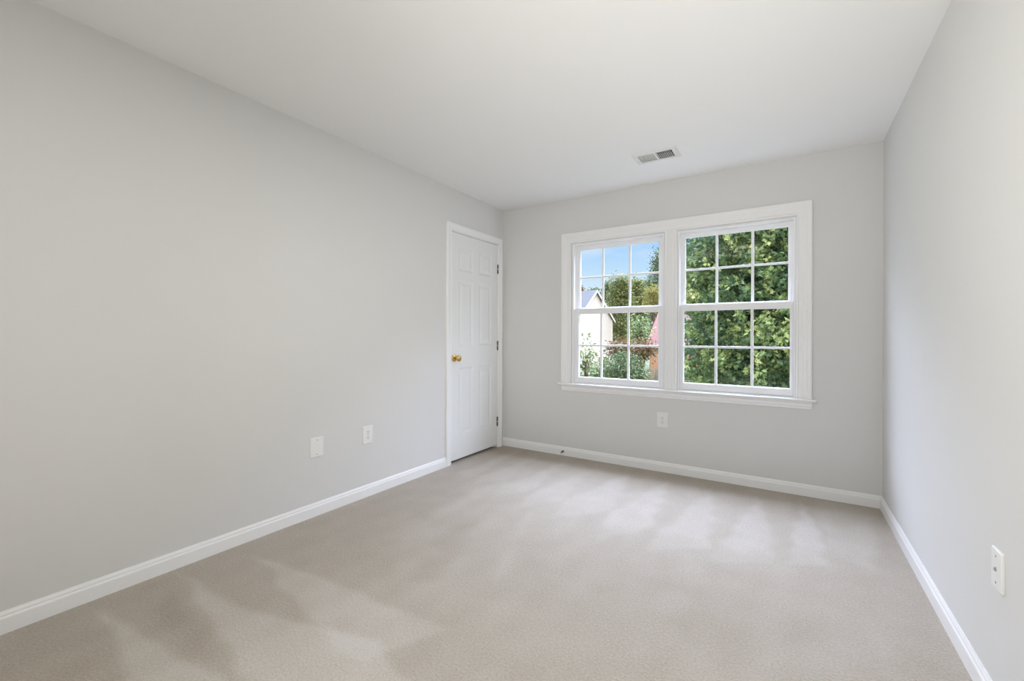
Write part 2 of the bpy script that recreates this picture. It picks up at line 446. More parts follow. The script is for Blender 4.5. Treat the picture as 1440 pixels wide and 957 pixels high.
KY, KZ = -0.782, 0.938
b = bmesh.new(); lathe(b, (-0.001, KY, KZ), (1, 0, 0), [(0, 0.0325), (0.003, 0.0325), (0.006, 0.030), (0.009, 0.022), (0.011, 0.014)], 28)
rose = obj('knob_rosette', b, M['brass'], door, True); rose['label'] = 'round polished brass rosette'
b = bmesh.new(); lathe(b, (0.0085, KY, KZ), (1, 0, 0), [(0, 0.0115), (0.018, 0.0105), (0.024, 0.014), (0.028, 0.021), (0.034, 0.0265), (0.042, 0.0285), (0.050, 0.0265), (0.056, 0.020), (0.059, 0.010), (0.060, 0.002)], 28)
kn = obj('door_knob', b, M['brass'], door, True); kn['label'] = 'polished brass knob'
b = box(bmesh.new(), (-0.0012, DY0+0.0090, KZ-0.028), (0.0006, DY0+0.0135, KZ+0.028))
lp = obj('latch_plate', b, M['brass'], door); lp['label'] = 'narrow brass latch plate'
b = bmesh.new(); box(b, (0.0010, DY0-0.0005, KZ-0.03), (0.0030, DY0+0.0045, KZ+0.03))
sp = obj('strike_plate', b, M['brass'], door); sp['label'] = 'brass strike edge on the jamb'

def hinge(zc):
    b = bmesh.new(); y = DY1-0.008; h = 0.089
    seg = h/5
    for k in range(5):
        lathe(b, (0.006, y, zc-h/2+k*seg+0.0012), (0, 0, 1), [(0, 0.0058), (0.001, 0.0072), (seg-0.0034, 0.0072), (seg-0.0024, 0.0058)], 12)
    lathe(b, (0.006, y, zc-h/2-0.005), (0, 0, 1), [(0, 0.002), (0.002, 0.0045), (h+0.008, 0.0045), (h+0.010, 0.002)], 10)
    box(b, (-0.0005, y-0.0075, zc-h/2), (0.003, y+0.0075, zc+h/2))
    o = obj('door_hinge', b, M['hinge'], door, False); o['label'] = 'dark metal butt hinge'
    # a bright pin collar between the two dark halves
    b = bmesh.new(); lathe(b, (0.006, y, zc-0.007), (0, 0, 1), [(0, 0.0082), (0.014, 0.0082)], 12)
    q = obj('hinge_pin', b, M['screw'], o, True)
    q.parent = o; q.matrix_parent_inverse = Matrix.Identity(4)
    q['label'] = 'brighter middle of the hinge barrel'
    return o
for z in (1.820, 1.040, 0.266): hinge(z)

# ------------------------------------------------------------------ windows
glass = bpy.data.materials.new('window_glass'); glass.use_nodes = True
t = glass.node_tree; t.nodes.clear()
o_ = t.nodes.new('ShaderNodeOutputMaterial'); tr = t.nodes.new('ShaderNodeBsdfTransparent'); gl = t.nodes.new('ShaderNodeBsdfGlossy')
tr.inputs['Color'].default_value = (0.97, 0.98, 0.975, 1); gl.inputs['Roughness'].default_value = 0.02
fr = t.nodes.new('ShaderNodeFresnel'); fr.inputs['IOR'].default_value = 1.45
ms = t.nodes.new('ShaderNodeMixShader')
sc_ = t.nodes.new('ShaderNodeMath'); sc_.operation = 'MULTIPLY'; sc_.inputs[1].default_value = 0.12
t.links.new(fr.outputs[0], sc_.inputs[0]); t.links.new(sc_.outputs[0], ms.inputs[0])
t.links.new(tr.outputs[0], ms.inputs[1]); t.links.new(gl.outputs[0], ms.inputs[2]); t.links.new(ms.outputs[0], o_.inputs[0])
M['glass'] = glass

# interior casing of the pair: outer frame, stool, apron and mullion
WX0, WX1, WZT = 0.768, 2.553, 2.018       # inner edges of the casing
WC = [(0, 0), (0, 0.010), (0.004, 0.0135), (0.010, 0.0135), (0.014, 0.0105), (0.040, 0.0125), (0.046, 0.0155), (0.060, 0.0165),
      (0.066, 0.0195), (0.086, 0.0205), (0.093, 0.018), (0.095, 0.012), (0.095, 0)]
ST = 0.693   # top of the stool
trim = empty('trim_1', ((WX0+WX1)/2, 0, ST)); tag(trim, kind='structure')
b = bmesh.new()
sweep(b, [(WX1, ST), (WX1, WZT), (WX0, WZT), (WX0, ST)], [(-o, h) for o, h in WC], lambda u, v, h: (u, -h, v))
obj('window_casing', b, M['trim'], trim)
b = bmesh.new()   # mullion casing between the two windows: symmetrical moulding
mp_ = [(0, 0), (0, 0.010), (0.004, 0.0135), (0.012, 0.0135), (0.016, 0.0105), (0.030, 0.0115), (0.036, 0.0145), (0.062, 0.0145), (0.068, 0.0115),
       (0.082, 0.0105), (0.086, 0.0135), (0.094, 0.0135), (0.098, 0.010), (0.098, 0)]
sweep(b, [(1.631, ST), (1.631, WZT+0.001)], [(-o, h) for o, h in mp_], lambda u, v, h: (u, -h, v))
obj('mullion_casing', b, M['trim'], trim)
b = bmesh.new()   # stool with a rounded nose
prof = [(0.0, 0), (0.0, 0.016), (0.030, 0.016), (0.034, 0.013), (0.036, 0.008), (0.034, 0.003), (0.030, 0)]
for i in range(1):
    v0 = [b.verts.new((0.647, -o, 0.677+h)) for o, h in prof]; v1 = [b.verts.new((2.673, -o, 0.677+h)) for o, h in prof]
    for k in range(len(prof)): b.faces.new((v0[k], v0[(k+1) % len(prof)], v1[(k+1) % len(prof)], v1[k]))
    b.faces.new(v0[::-1]); b.faces.new(v1)
obj('window_stool', b, M['trim'], trim)
b = bmesh.new()
prof = [(0.0, 0.677), (0.022, 0.677), (0.020, 0.668), (0.013, 0.660), (0.012, 0.640), (0.009, 0.634), (0.009, 0.624), (0.006, 0.620), (0, 0.620)]
v0 = [b.verts.new((0.676+(0.677-h)*0.1, -o, h)) for o, h in prof]; v1 = [b.verts.new((2.650-(0.677-h)*0.1, -o, h)) for o, h in prof]
for k in range(len(prof)): b.faces.new((v0[k], v0[(k+1) % len(prof)], v1[(k+1) % len(prof)], v1[k]))
b.faces.new(v0[::-1]); b.faces.new(v1)
obj('window_apron', b, M['trim'], trim)

def rect_frame(bm, x0, x1, z0, z1, l, r, bt, tp, y0, y1, bev=0.0015):
    """four butt-jointed members around an opening"""
    box(bm, (x0, y0, z0), (x0+l, y1, z1), bev); box(bm, (x1-r, y0, z0), (x1, y1, z1), bev)
    box(bm, (x0+l, y0, z0), (x1-r, y1, z0+bt), bev); box(bm, (x0+l, y0, z1-tp), (x1-r, y1, z1), bev)

def window(idx, x0, x1, gl0, gl1, gu0, gu1, mx_):
    w = empty('window_%d' % idx, ((x0+x1)/2, 0.06, WZ0)); tag(w, kind='structure')
    b = bmesh.new()
    rect_frame(b, x0, x1, WZ0, WZ1, 0.014, 0.014, 0.012, 0.014, 0.0, WT, 0.001)       # frame
    for xa, xb in ((x0+0.014, x0+0.022), (x1-0.022, x1-0.014)):                        # tracks of the sashes
        box(b, (xa, 0.040, WZ0+0.012), (xb, 0.046, WZ1-0.014), 0.001)
        box(b, (xa, 0.078, WZ0+0.012), (xb, 0.10, WZ1-0.014), 0.001)
    obj('window_frame', b, M['vinyl'], w)
    # lower sash, in front
    lo = obj('lower_sash', sash(x0+0.015, x1-0.015, 0.704, 1.396, gl0, gl1, 0.753, 1.352, 0.010, 0.038), M['vinyl'], w)
    hi = obj('upper_sash', sash(x0+0.015, x1-0.015, 1.358, 1.990, gu0, gu1, 1.402, 1.958, 0.048, 0.076), M['vinyl'], w)
    for s, g0, g1, z0, z1, y, zm in ((lo, gl0, gl1, 0.753, 1.352, 0.024, 1.054), (hi, gu0, gu1, 1.402, 1.958, 0.062, 1.688)):
        b = box(bmesh.new(), (g0-0.004, y-0.002, z0-0.004), (g1+0.004, y+0.002, z1+0.004))
        sub('glass_pane', b, M['glass'], s, w)
        b = bmesh.new()
        for m_ in mx_:
            box(b, (m_-0.0095, y-0.008, z0-0.003), (m_+0.0095, y+0.008, z1+0.003), 0.003)
        box(b, (g0-0.003, y-0.0075, zm-0.0085), (g1+0.003, y+0.0075, zm+0.0085), 0.003)
        sub('muntin_grille', b, M['vinyl'], s, w)
    return w

def sash(x0, x1, z0, z1, g0, g1, gz0, gz1, y0, y1):
    b = bmesh.new()
    rect_frame(b, x0, x1, z0, z1, g0-x0, x1-g1, gz0-z0, z1-gz1, y0, y1, 0.0015)
    ym = (y0+y1)/2   # glazing bead, a step nearer to the glass
    rect_frame(b, g0-0.002, g1+0.002, gz0-0.002, gz1+0.002, 0.008, 0.008, 0.008, 0.008, ym-0.007, ym+0.010, 0.001)
    return b

def sub(name, bm, m, part, root):
    o = obj(name, bm, m, None)
    o.parent = part
    o.matrix_parent_inverse = Matrix.Identity(4)   # the part's own origin already sits at the world origin
    return o

window(1, WIN[0][0], WIN[0][1], 0.843, 1.580, 0.838, 1.573, (1.066, 1.316))
window(2, WIN[1][0], WIN[1][1], 1.775, 2.520, 1.780, 2.508, (2.021, 2.272))

# ------------------------------------------------------------------ ceiling register
vent = empty('ceiling_vent', (1.699, -0.562, H))
tag(vent, 'white metal air register with rows of thin blades in the ceiling near the window wall', 'vent')
b = bmesh.new()
ox0, ox1, oy0, oy1 = 1.545, 1.853, -0.664, -0.460
def flange(z_, ins): return [b.verts.new(p+(z_,)) for p in ((ox0+ins, oy0+ins), (ox1-ins, oy0+ins), (ox1-ins, oy1-ins), (ox0+ins, oy1-ins))]
def hole(z_): return [b.verts.new(p+(z_,)) for p in ((VX0, VY0), (VX1, VY0), (VX1, VY1), (VX0, VY1))]
rg = [flange(H-0.0002, 0), flange(H-0.002, 0), flange(H-0.006, 0.012), hole(H-0.007), hole(H+0.03)]
for r0, r1 in zip(rg, rg[1:]):
    for k in range(4): b.faces.new((r0[k], r0[(k+1) % 4], r1[(k+1) % 4], r1[k]))
xm = (VX0+VX1)/2
obj('vent_frame', b, M['ventm'], vent)
b = bmesh.new(); box(b, (xm-0.006, VY0, H-0.006), (xm+0.006, VY1, H+0.008))
obj('center_bar', b, M['ventm'], vent)
def blade(xc, s):
    b = bmesh.new(); pr = []
    for k in range(5):      # a blade curled to one side
        t_ = k/4; pr.append((xc+s*(0.0095*t_*t_), H-0.0045+0.011*t_))
    top = [(x+0.0008+(0.0040 if s > 0 else 0.0022)*max(0, 1-2.2*i_/4), z) for i_, (x, z) in list(enumerate(pr))[::-1]]
    poly = pr+top
    v0 = [b.verts.new((x, VY0+0.001, z)) for x, z in poly]; v1 = [b.verts.new((x, VY1-0.001, z)) for x, z in poly]
    n = len(poly)
    for k in range(n): b.faces.new((v0[k], v0[(k+1) % n], v1[(k+1) % n], v1[k]))
    b.faces.new(v0[::-1]); b.faces.new(v1)
    obj('vent_blade', b, M['ventm'], vent)
for k in range(8): blade(VX0+0.004+k*0.0133, 1)
for k in range(8): blade(xm+0.0135+k*0.0128, -1)
b = bmesh.new()
for (a, c) in (((VX0-0.01, VY0-0.01, H+0.0301), (VX1+0.01, VY0, H+0.15)), ((VX0-0.01, VY1, H+0.0301), (VX1+0.01, VY1+0.01, H+0.15)),
               ((VX0-0.01, VY0, H+0.0301), (VX0, VY1, H+0.15)), ((VX1, VY0, H+0.0301), (VX1+0.01, VY1, H+0.15)), ((VX0-0.01, VY0-0.01, H+0.15), (VX1+0.01, VY1+0.01, H+0.16))):
    box(b, a, c)
obj('duct_boot', b, M['dark'], vent)
for x in (ox0+0.018, ox1-0.018):
    b = bmesh.new(); lathe(b, (x, -0.562, H-0.0045), (0, 0, -1), [(0, 0.004), (0.0012, 0.004), (0.002, 0.0025)], 12); obj('screw', b, M['ventm'], vent, True)

# ------------------------------------------------------------------ wall plates
def place(o, mtx): o.matrix_world = mtx
def plate_thing(name, label, cat, loc, axes, w, h, t, kind, group=None):
    """axes: (u = along the wall, n = out of the wall)"""
    root = empty(name, loc); tag(root, label, cat, group)
    L = Vector(loc); u = Vector(axes[0]); n = Vector(axes[1]); z = Vector((0, 0, 1))
    P = lambda a, b_, c: tuple(L+u*a+z*b_+n*c)
    def ring(bm, hw, hh, d, r=0.004):
        pts = []
        for sx, sz, a0 in ((1, -1, -PI/2), (1, 1, 0), (-1, 1, PI/2), (-1, -1, PI)):
            for k in range(3):
                a = a0+k*PI/4; pts.append(P(sx*(hw-r)+r*math.cos(a), sz*(hh-r)+r*math.sin(a), d))
        return [bm.verts.new(p) for p in pts]
    def stack(bm, rs):
        for r0, r1 in zip(rs, rs[1:]):
            k = len(r0)
            for i in range(k): bm.faces.new((r0[i], r0[(i+1) % k], r1[(i+1) % k], r1[i]))
        bm.faces.new(rs[0][::-1]); bm.faces.new(rs[-1])
    b = bmesh.new()
    stack(b, [ring(b, w/2, h/2, 0.0001), ring(b, w/2, h/2, t*0.55), ring(b, w/2-0.0022, h/2-0.0022, t*0.92), ring(b, w/2-0.0055, h/2-0.0055, t)])
    obj('cover_plate', b, M['plate'], root)
    def screw(v_):
        b = bmesh.new(); lathe(b, P(0, v_, t-0.0004), n, [(0, 0.0036), (0.0012, 0.0034), (0.0018, 0.002)], 12)
        obj('screw', b, M['screw'], root, True)
    if kind == 'blank':
        screw(h*0.36); screw(-h*0.36)
    if kind == 'duplex':
        screw(0)
        for s in (1, -1):
            b = bmesh.new(); zc = s*0.0195
            ringp = []
            for d in (t-0.001, t+0.0018, t+0.0024):
                ins = 0.0008 if d > t+0.002 else 0
                pts = []
                for k in range(20):
                    a = 2*PI*k/20
                    pts.append(b.verts.new(P((0.0170-ins)*max(-1, min(1, 1.12*math.cos(a))), zc+(0.0140-ins)*max(-0.95, min(0.95, 1.0*math.sin(a))), d)))
                ringp.append(pts)
            stack(b, ringp)
            r = obj('receptacle', b, M['plate'], root)
            b = bmesh.new()
            for (a, c_, ww, hh) in ((-0.0064, 0.003, 0.0013, 0.0042), (0.0064, 0.003, 0.0013, 0.0035)):
                p0 = Vector(P(a-ww, zc+c_-hh, t+0.0020)); p1 = Vector(P(a+ww, zc+c_+hh, t+0.0029)); box(b, p0, p1)
            lathe(b, P(0, zc-0.0075, t+0.0020), n, [(0, 0.0026), (0.0009, 0.0026)], 10)
            sub('socket_slots', b, M['slot'], r, root)
    if kind == 'cable':
        screw(h*0.33); screw(-h*0.33)
        b = bmesh.new(); lathe(b, P(0, 0, t-0.0005), n, [(0, 0.0062), (0.002, 0.0062), (0.0022, 0.0046), (0.0045, 0.0046), (0.0048, 0.0030)], 12)
        j = obj('cable_jack', b, M['screw'], root); j['label'] = 'small round metal cable jack'
    return root
plate_thing('wall_plate', 'larger blank white wall plate with two screws, low on the left wall', 'wall plate',
            (0, -2.112, 0.430), ((0, -1, 0), (1, 0, 0)), 0.090, 0.124, 0.0065, 'blank')
plate_thing('wall_outlet', 'white duplex outlet low on the left wall between the blank plate and the door', 'outlet',
            (0, -1.721, 0.434), ((0, -1, 0), (1, 0, 0)), 0.084, 0.125, 0.0055, 'duplex')
plate_thing('wall_outlet', 'white duplex outlet on the window wall under the windows', 'outlet',
            (1.616, 0, 0.435), ((-1, 0, 0), (0, -1, 0)), 0.088, 0.126, 0.0055, 'duplex')
plate_thing('cable_plate', 'white cable jack plate standing slightly off the right wall', 'wall plate',
            (W, -1.872, 0.443), ((0, 1, 0), (-1, 0, 0)), 0.076, 0.119, 0.0075, 'cable')

# spring door stop on the skirting under the left window -----------------------
ds = empty('door_stop', (0.700, -0.014, 0.040)); tag(ds, 'small dark spring door stop screwed to the baseboard of the window wall', 'door stop')
b = bmesh.new(); lathe(b, (0.700, -0.0141, 0.040), (0, -1, 0), [(0, 0.010), (0.002, 0.010), (0.005, 0.006), (0.010, 0.005)], 16)
obj('mounting_base', b, M['hinge'], ds, True)
b = bmesh.new(); pts = []
for k in range(0, 109):
    a = k/12*2*PI; pts.append((0.700+0.0055*math.cos(a), -0.0195-k/108*0.050, 0.040+0.0055*math.sin(a)-0.004*(k/108)**2))
tube(b, pts, 0.0014, 6); obj('coil_spring', b, M['hinge'], ds, True)
b = bmesh.new(); lathe(b, (0.700, -0.068, 0.036), (0, -1, -0.06), [(0, 0.0075), (0.003, 0.0085), (0.010, 0.0085), (0.013, 0.006)], 16)
tp = obj('rubber_tip', b, M['plate'], ds, True); tp['label'] = 'pale rubber tip'

# ------------------------------------------------------------------ outdoors
M['lawn'] = mat('lawn', (0.07, 0.085, 0.03, 1), 0.9, noise=0.4, nscale=2.0, bump=0.5, bscale=20)
M['bark'] = mat('bark', (0.10, 0.075, 0.055, 1), 0.9, noise=0.3, nscale=8, bump=0.8, bscale=30)
M['roofw'] = mat('window_trim_outdoors', (0.66, 0.64, 0.60, 1), 0.6, noise=0.02)

def stripes(name, c1, c2, scale, axis='Z', fac=0.12, rough=0.7, noise=0.1):
    """horizontal courses: siding laps, shingles, boards"""
    m = bpy.data.materials.new(name); m.use_nodes = True
    t = m.node_tree; b = t.nodes['Principled BSDF']; b.inputs['Roughness'].default_value = rough
    tcn = t.nodes.new('ShaderNodeTexCoord'); sp_ = t.nodes.new('ShaderNodeSeparateXYZ'); t.links.new(tcn.outputs['Object'], sp_.inputs[0])
    mu = t.nodes.new('ShaderNodeMath'); mu.operation = 'MULTIPLY'; mu.inputs[1].default_value = scale; t.links.new(sp_.outputs[axis], mu.inputs[0])
    frn = t.nodes.new('ShaderNodeMath'); frn.operation = 'FRACT'; t.links.new(mu.outputs[0], frn.inputs[0])
    gt = t.nodes.new('ShaderNodeMath'); gt.operation = 'LESS_THAN'; gt.inputs[1].default_value = fac; t.links.new(frn.outputs[0], gt.inputs[0])
    nn = t.nodes.new('ShaderNodeTexNoise'); nn.inputs['Scale'].default_value = 6; t.links.new(tcn.outputs['Object'], nn.inputs['Vector'])
    mr = t.nodes.new('ShaderNodeMapRange'); mr.inputs['To Min'].default_value = 1-noise; mr.inputs['To Max'].default_value = 1+noise; t.links.new(nn.outputs['Fac'], mr.inputs['Value'])
    mx_ = t.nodes.new('ShaderNodeMix'); mx_.data_type = 'RGBA'; mx_.inputs['A'].default_value = c1; mx_.inputs['B'].default_value = c2
    t.links.new(gt.outputs[0], mx_.inputs['Factor'])
    sc = t.nodes.new('ShaderNodeVectorMath'); sc.operation = 'SCALE'; t.links.new(mx_.outputs['Result'], sc.inputs[0]); t.links.new(mr.outputs[0], sc.inputs['Scale'])
    t.links.new(sc.outputs[0], b.inputs['Base Color'])
    bp = t.nodes.new('ShaderNodeBump'); bp.inputs['Distance'].default_value = 0.02; t.links.new(frn.outputs[0], bp.inputs['Height']); t.links.new(bp.outputs[0], b.inputs['Normal'])
    return m
M['siding'] = stripes('white_siding', (0.66, 0.60, 0.56, 1), (0.52, 0.47, 0.44, 1), 1/0.14)
M['greyroof'] = stripes('grey_shingles', (0.13, 0.135, 0.16, 1), (0.095, 0.10, 0.12, 1), 1/0.16, noise=0.25)
M['redroof'] = stripes('red_shingles', (0.21, 0.085, 0.07, 1), (0.15, 0.06, 0.05, 1), 1/0.13, noise=0.2)
brick = bpy.data.materials.new('orange_brick'); brick.use_nodes = True
t = brick.node_tree; bb_ = t.nodes['Principled BSDF']; bb_.inputs['Roughness'].default_value = 0.85
tcn = t.nodes.new('ShaderNodeTexCoord'); sx_ = t.nodes.new('ShaderNodeSeparateXYZ'); cb = t.nodes.new('ShaderNodeCombineXYZ')
ad = t.nodes.new('ShaderNodeMath'); ad.operation = 'ADD'
bt = t.nodes.new('ShaderNodeTexBrick'); bt.inputs['Scale'].default_value = 4.0
bt.inputs['Color1'].default_value = (0.52, 0.24, 0.13, 1); bt.inputs['Color2'].default_value = (0.42, 0.17, 0.10, 1); bt.inputs['Mortar'].default_value = (0.6, 0.55, 0.5, 1)
t.links.new(tcn.outputs['Object'], sx_.inputs[0]); t.links.new(sx_.outputs['X'], ad.inputs[0]); t.links.new(sx_.outputs['Y'], ad.inputs[1])
t.links.new(ad.outputs[0], cb.inputs['X']); t.links.new(sx_.outputs['Z'], cb.inputs['Y']); t.links.new(cb.outputs[0], bt.inputs['Vector']); t.links.new(bt.outputs['Color'], bb_.inputs['Base Color'])
M['brick'] = brick
M['fence'] = stripes('weathered_boards', (0.36, 0.30, 0.24, 1), (0.14, 0.11, 0.09, 1), 1/0.14, axis='X', fac=0.1)

b = bmesh.new(); gx0, gx1, gy0, gy1 = -140, 140, -30, 160
box(b, (gx0, gy0, GZ-0.5), (gx1, gy1, GZ))
tag(obj('lawn', b, M['lawn']), kind='structure')

# a house: gable body with a peaked wall, two roof planes, windows
def at_dir(dx, dz, d):       # a place outdoors at depth d beyond the camera along the room's long axis
    return Vector((CX+dx*d, CY+d, CZ+dz*d))

def house_white():
    apex = at_dir(-0.396, 0.117, 45.0)
    th = math.radians(73); g = Vector((math.cos(th), math.sin(th), 0)); r = Vector((-math.sin(th), math.cos(th), 0))
    w, Lh, drop = 3.15, 11.0, 3.2
    zr = apex.z; ze = zr-drop; z0 = GZ
    A = Vector((apex.x, apex.y, 0))
    root = empty('house', (A.x, A.y, GZ))
    tag(root, 'white sided house with a peaked gable and grey shingle roof beyond the left window', 'house', 'houses outside')
    def P(a, l, z): v = A+g*a+r*l; return (v.x, v.y, z)
    b = bmesh.new()
    pent = lambda l: [b.verts.new(P(*p)) for p in ((-w+.15, l, z0), (w-.15, l, z0), (w-.15, l, ze), (0, l, zr-0.15), (-w+.15, l, ze))]
    f, k = pent(0.12), pent(Lh)
    b.faces.new(f); b.faces.new(k[::-1])
    for i in range(5): b.faces.new((f[i], f[(i+1) % 5], k[(i+1) % 5], k[i]))
    obj('siding_wall', b, M['siding'], root)
    for s in (-1, 1):
        b = bmesh.new()
        e0 = (s*(w+0.12), ze-0.14); r0 = (0.0, zr)
        q = [(e0[0], e0[1]), (r0[0], r0[1]), (r0[0], r0[1]-0.16), (e0[0], e0[1]-0.16)]
        v0 = [b.verts.new(P(a, -0.1, z)) for a, z in q]; v1 = [b.verts.new(P(a, Lh+0.2, z)) for a, z in q]
        for i in range(4): b.faces.new((v0[i], v0[(i+1) % 4], v1[(i+1) % 4], v1[i]))
        b.faces.new(v0[::-1]); b.faces.new(v1)
        obj('roof_slope', b, M['greyroof'], root)
        b = bmesh.new()      # white rake board on the gable
        q = [(e0[0], e0[1]-0.02), (r0[0], r0[1]-0.02), (r0[0], r0[1]-0.30), (e0[0], e0[1]-0.30)]
        v0 = [b.verts.new(P(a, -0.14, z)) for a, z in q]; v1 = [b.verts.new(P(a, -0.10, z)) for a, z in q]
        for i in range(4): b.faces.new((v0[i], v0[(i+1) % 4], v1[(i+1) % 4], v1[i]))
        b.faces.new(v0[::-1]); b.faces.new(v1)
        obj('rake_board', b, M['roofw'], root)
    b = bmesh.new()     # gutter and fascia under the eave facing this room
    q = [(-w-0.15, ze-0.16), (-w-0.02, ze-0.16), (-w-0.02, ze-0.36), (-w-0.15, ze-0.36)]
    v0 = [b.verts.new(P(a, -0.1, z)) for a, z in q]; v1 = [b.verts.new(P(a, Lh+0.2, z)) for a, z in q]
    for i in range(4): b.faces.new((v0[i], v0[(i+1) % 4], v1[(i+1) % 4], v1[i]))
    b.faces.new(v0[::-1]); b.faces.new(v1)
    obj('gutter', b, M['roofw'], root)
    # corner boards
    for s in (-1, 1):
        b = bmesh.new()
        q = [(s*(w-0.13), 0.08), (s*(w-0.33), 0.08), (s*(w-0.33), 0.12), (s*(w-0.13), 0.12)]
        v0 = [b.verts.new(P(a, l, z0)) for a, l in q]; v1 = [b.verts.new(P(a, l, ze)) for a, l in q]
        for i in range(4): b.faces.new((v0[i], v0[(i+1) % 4], v1[(i+1) % 4], v1[i]))
        b.faces.new(v0[::-1]); b.faces.new(v1)
        obj('corner_board', b, M['roofw'], root)
house_white()

def house_red():
    e0 = at_dir(-0.276, -0.016, 38.0)       # left end of the eave
    x0 = e0.x; y0 = e0.y; ze = e0.z; Lx = 13.0; w = 4.4; rise = 3.1
    root = empty('house', (x0+Lx/2, y0+w, GZ))
    tag(root, 'brick house with a red shingle roof partly hidden beyond the oak', 'house', 'houses outside')
    b = bmesh.new()
    pent = lambda x: [b.verts.new((x, y, z)) for y, z in ((y0+0.35, GZ), (y0+2*w-0.35, GZ), (y0+2*w-0.35, ze+0.1), (y0+w, ze+rise-0.15), (y0+0.35, ze+0.1))]
    f, k = pent(x0+0.3), pent(x0+Lx-0.3)
    b.faces.new(f); b.faces.new(k[::-1])
    for i in range(5): b.faces.new((f[i], f[(i+1) % 5], k[(i+1) % 5], k[i]))
    obj('brick_wall', b, M['brick'], root)
    for s in (0, 1):
        ya, yb = (y0, y0+w) if s == 0 else (y0+2*w, y0+w)
        b = bmesh.new(); q = [(ya, ze), (yb, ze+rise), (yb, ze+rise-0.15), (ya, ze-0.15)]
        v0 = [b.verts.new((x0, y, z)) for y, z in q]; v1 = [b.verts.new((x0+Lx, y, z)) for y, z in q]
        for i in range(4): b.faces.new((v0[i], v0[(i+1) % 4], v1[(i+1) % 4], v1[i]))
        b.faces.new(v0[::-1]); b.faces.new(v1)
        obj('roof_slope', b, M['redroof'], root)
    b = box(bmesh.new(), (x0, y0-0.12, ze-0.28), (x0+Lx, y0, ze-0.02)); obj('gutter', b, M['roofw'], root)
    for dx, t_ in ((0.95, 0.35), (1.15, 0.12)):
        b = bmesh.new(); lathe(b, (x0+dx, y0+w*t_, ze+rise*t_-0.05), (0, 0, 1), [(0, 0.10), (0.45, 0.10), (0.46, 0.14), (0.55, 0.14)], 12)
        obj('roof_vent', b, M['slot'], root)
house_red()

# fence by the brick house
fx = at_dir(-0.272, 0, 27.0)
fr_ = empty('fence', (fx.x, fx.y, GZ)); tag(fr_, 'weathered board fence low between the shrubs and the oak', 'fence')
for k in range(12):
    x = fx.x+k*0.15
    b = bmesh.new(); hgt = 2.15+0.03*math.sin(k*2.1)
    v = [(x, GZ), (x+0.135, GZ), (x+0.135, GZ+hgt-0.04), (x+0.10, GZ+hgt), (x+0.035, GZ+hgt), (x, GZ+hgt-0.04)]
    a0 = [b.verts.new((p[0], fx.y, p[1])) for p in v]; a1 = [b.verts.new((p[0], fx.y+0.02, p[1])) for p in v]
    for i in range(6): b.faces.new((a0[i], a0[(i+1) % 6], a1[(i+1) % 6], a1[i]))
    b.faces.new(a0[::-1]); b.faces.new(a1)
    obj('board', b, M['fence'], fr_)
for z in (0.35, 1.55):
    b = box(bmesh.new(), (fx.x-0.1, fx.y+0.02, GZ+z), (fx.x+1.9, fx.y+0.06, GZ+z+0.09)); obj('rail', b, M['fence'], fr_)

# foliage ------------------------------------------------------------------
def leaf_mat(name, cols, trans=0.25):
    m = bpy.data.materials.new(name); m.use_nodes = True
    t = m.node_tree; t.nodes.clear()
    o = t.nodes.new('ShaderNodeOutputMaterial'); df = t.nodes.new('ShaderNodeBsdfPrincipled'); tl = t.nodes.new('ShaderNodeBsdfTranslucent')
    df.inputs['Roughness'].default_value = 0.55; df.inputs['Specular IOR Level'].default_value = 0.3
    ge = t.nodes.new('ShaderNodeAttribute'); ge.attribute_name = 'leaf_tone'; cr = t.nodes.new('ShaderNodeValToRGB'); ms = t.nodes.new('ShaderNodeMixShader')
    t.links.new(ge.outputs['Fac'], cr.inputs[0])
    el = cr.color_ramp.elements
    el[0].color = cols[0]+(1,); el[1].color = cols[-1]+(1,)
    for i, c in enumerate(cols[1:-1]):
        x = el.new((i+1)/(len(cols)-1)); x.color = c+(1,)
    t.links.new(cr.outputs[0], df.inputs['Base Color']); t.links.new(cr.outputs[0], tl.inputs['Color'])
    ms.inputs[0].default_value = trans
    t.links.new(df.outputs[0], ms.inputs[1]); t.links.new(tl.outputs[0], ms.inputs[2]); t.links.new(ms.outputs[0], o.inputs[0])
    return m
M['oakleaf'] = leaf_mat('oak_leaves', [(0.076, 0.141, 0.078), (0.146, 0.218, 0.099), (0.261, 0.341, 0.129), (0.511, 0.569, 0.231), (0.8, 0.778, 0.41)], 0.22)  # palest tones paint bright leaf highlights into the colour
M['treeleaf'] = leaf_mat('tree_leaves', [(0.121, 0.147, 0.052), (0.224, 0.250, 0.086), (0.362, 0.353, 0.129)], 0.25)
M['darkleaf'] = leaf_mat('dark_leaves', [(0.070, 0.109, 0.054), (0.132, 0.178, 0.078), (0.233, 0.271, 0.124)], 0.2)
M['yellowleaf'] = leaf_mat('yellow_leaves', [(0.156, 0.182, 0.052), (0.338, 0.293, 0.078), (0.468, 0.377, 0.091)], 0.3)
M['rustleaf'] = leaf_mat('rusty_leaves', [(0.120, 0.090, 0.042), (0.240, 0.138, 0.072), (0.180, 0.150, 0.060)], 0.25)
M['shrubleaf'] = leaf_mat('shrub_leaves', [(0.077, 0.116, 0.054), (0.154, 0.208, 0.092), (0.293, 0.331, 0.169)], 0.25)
M['lightleaf'] = leaf_mat('light_leaves', [(0.109, 0.164, 0.070), (0.234, 0.296, 0.118), (0.421, 0.468, 0.218)], 0.3)

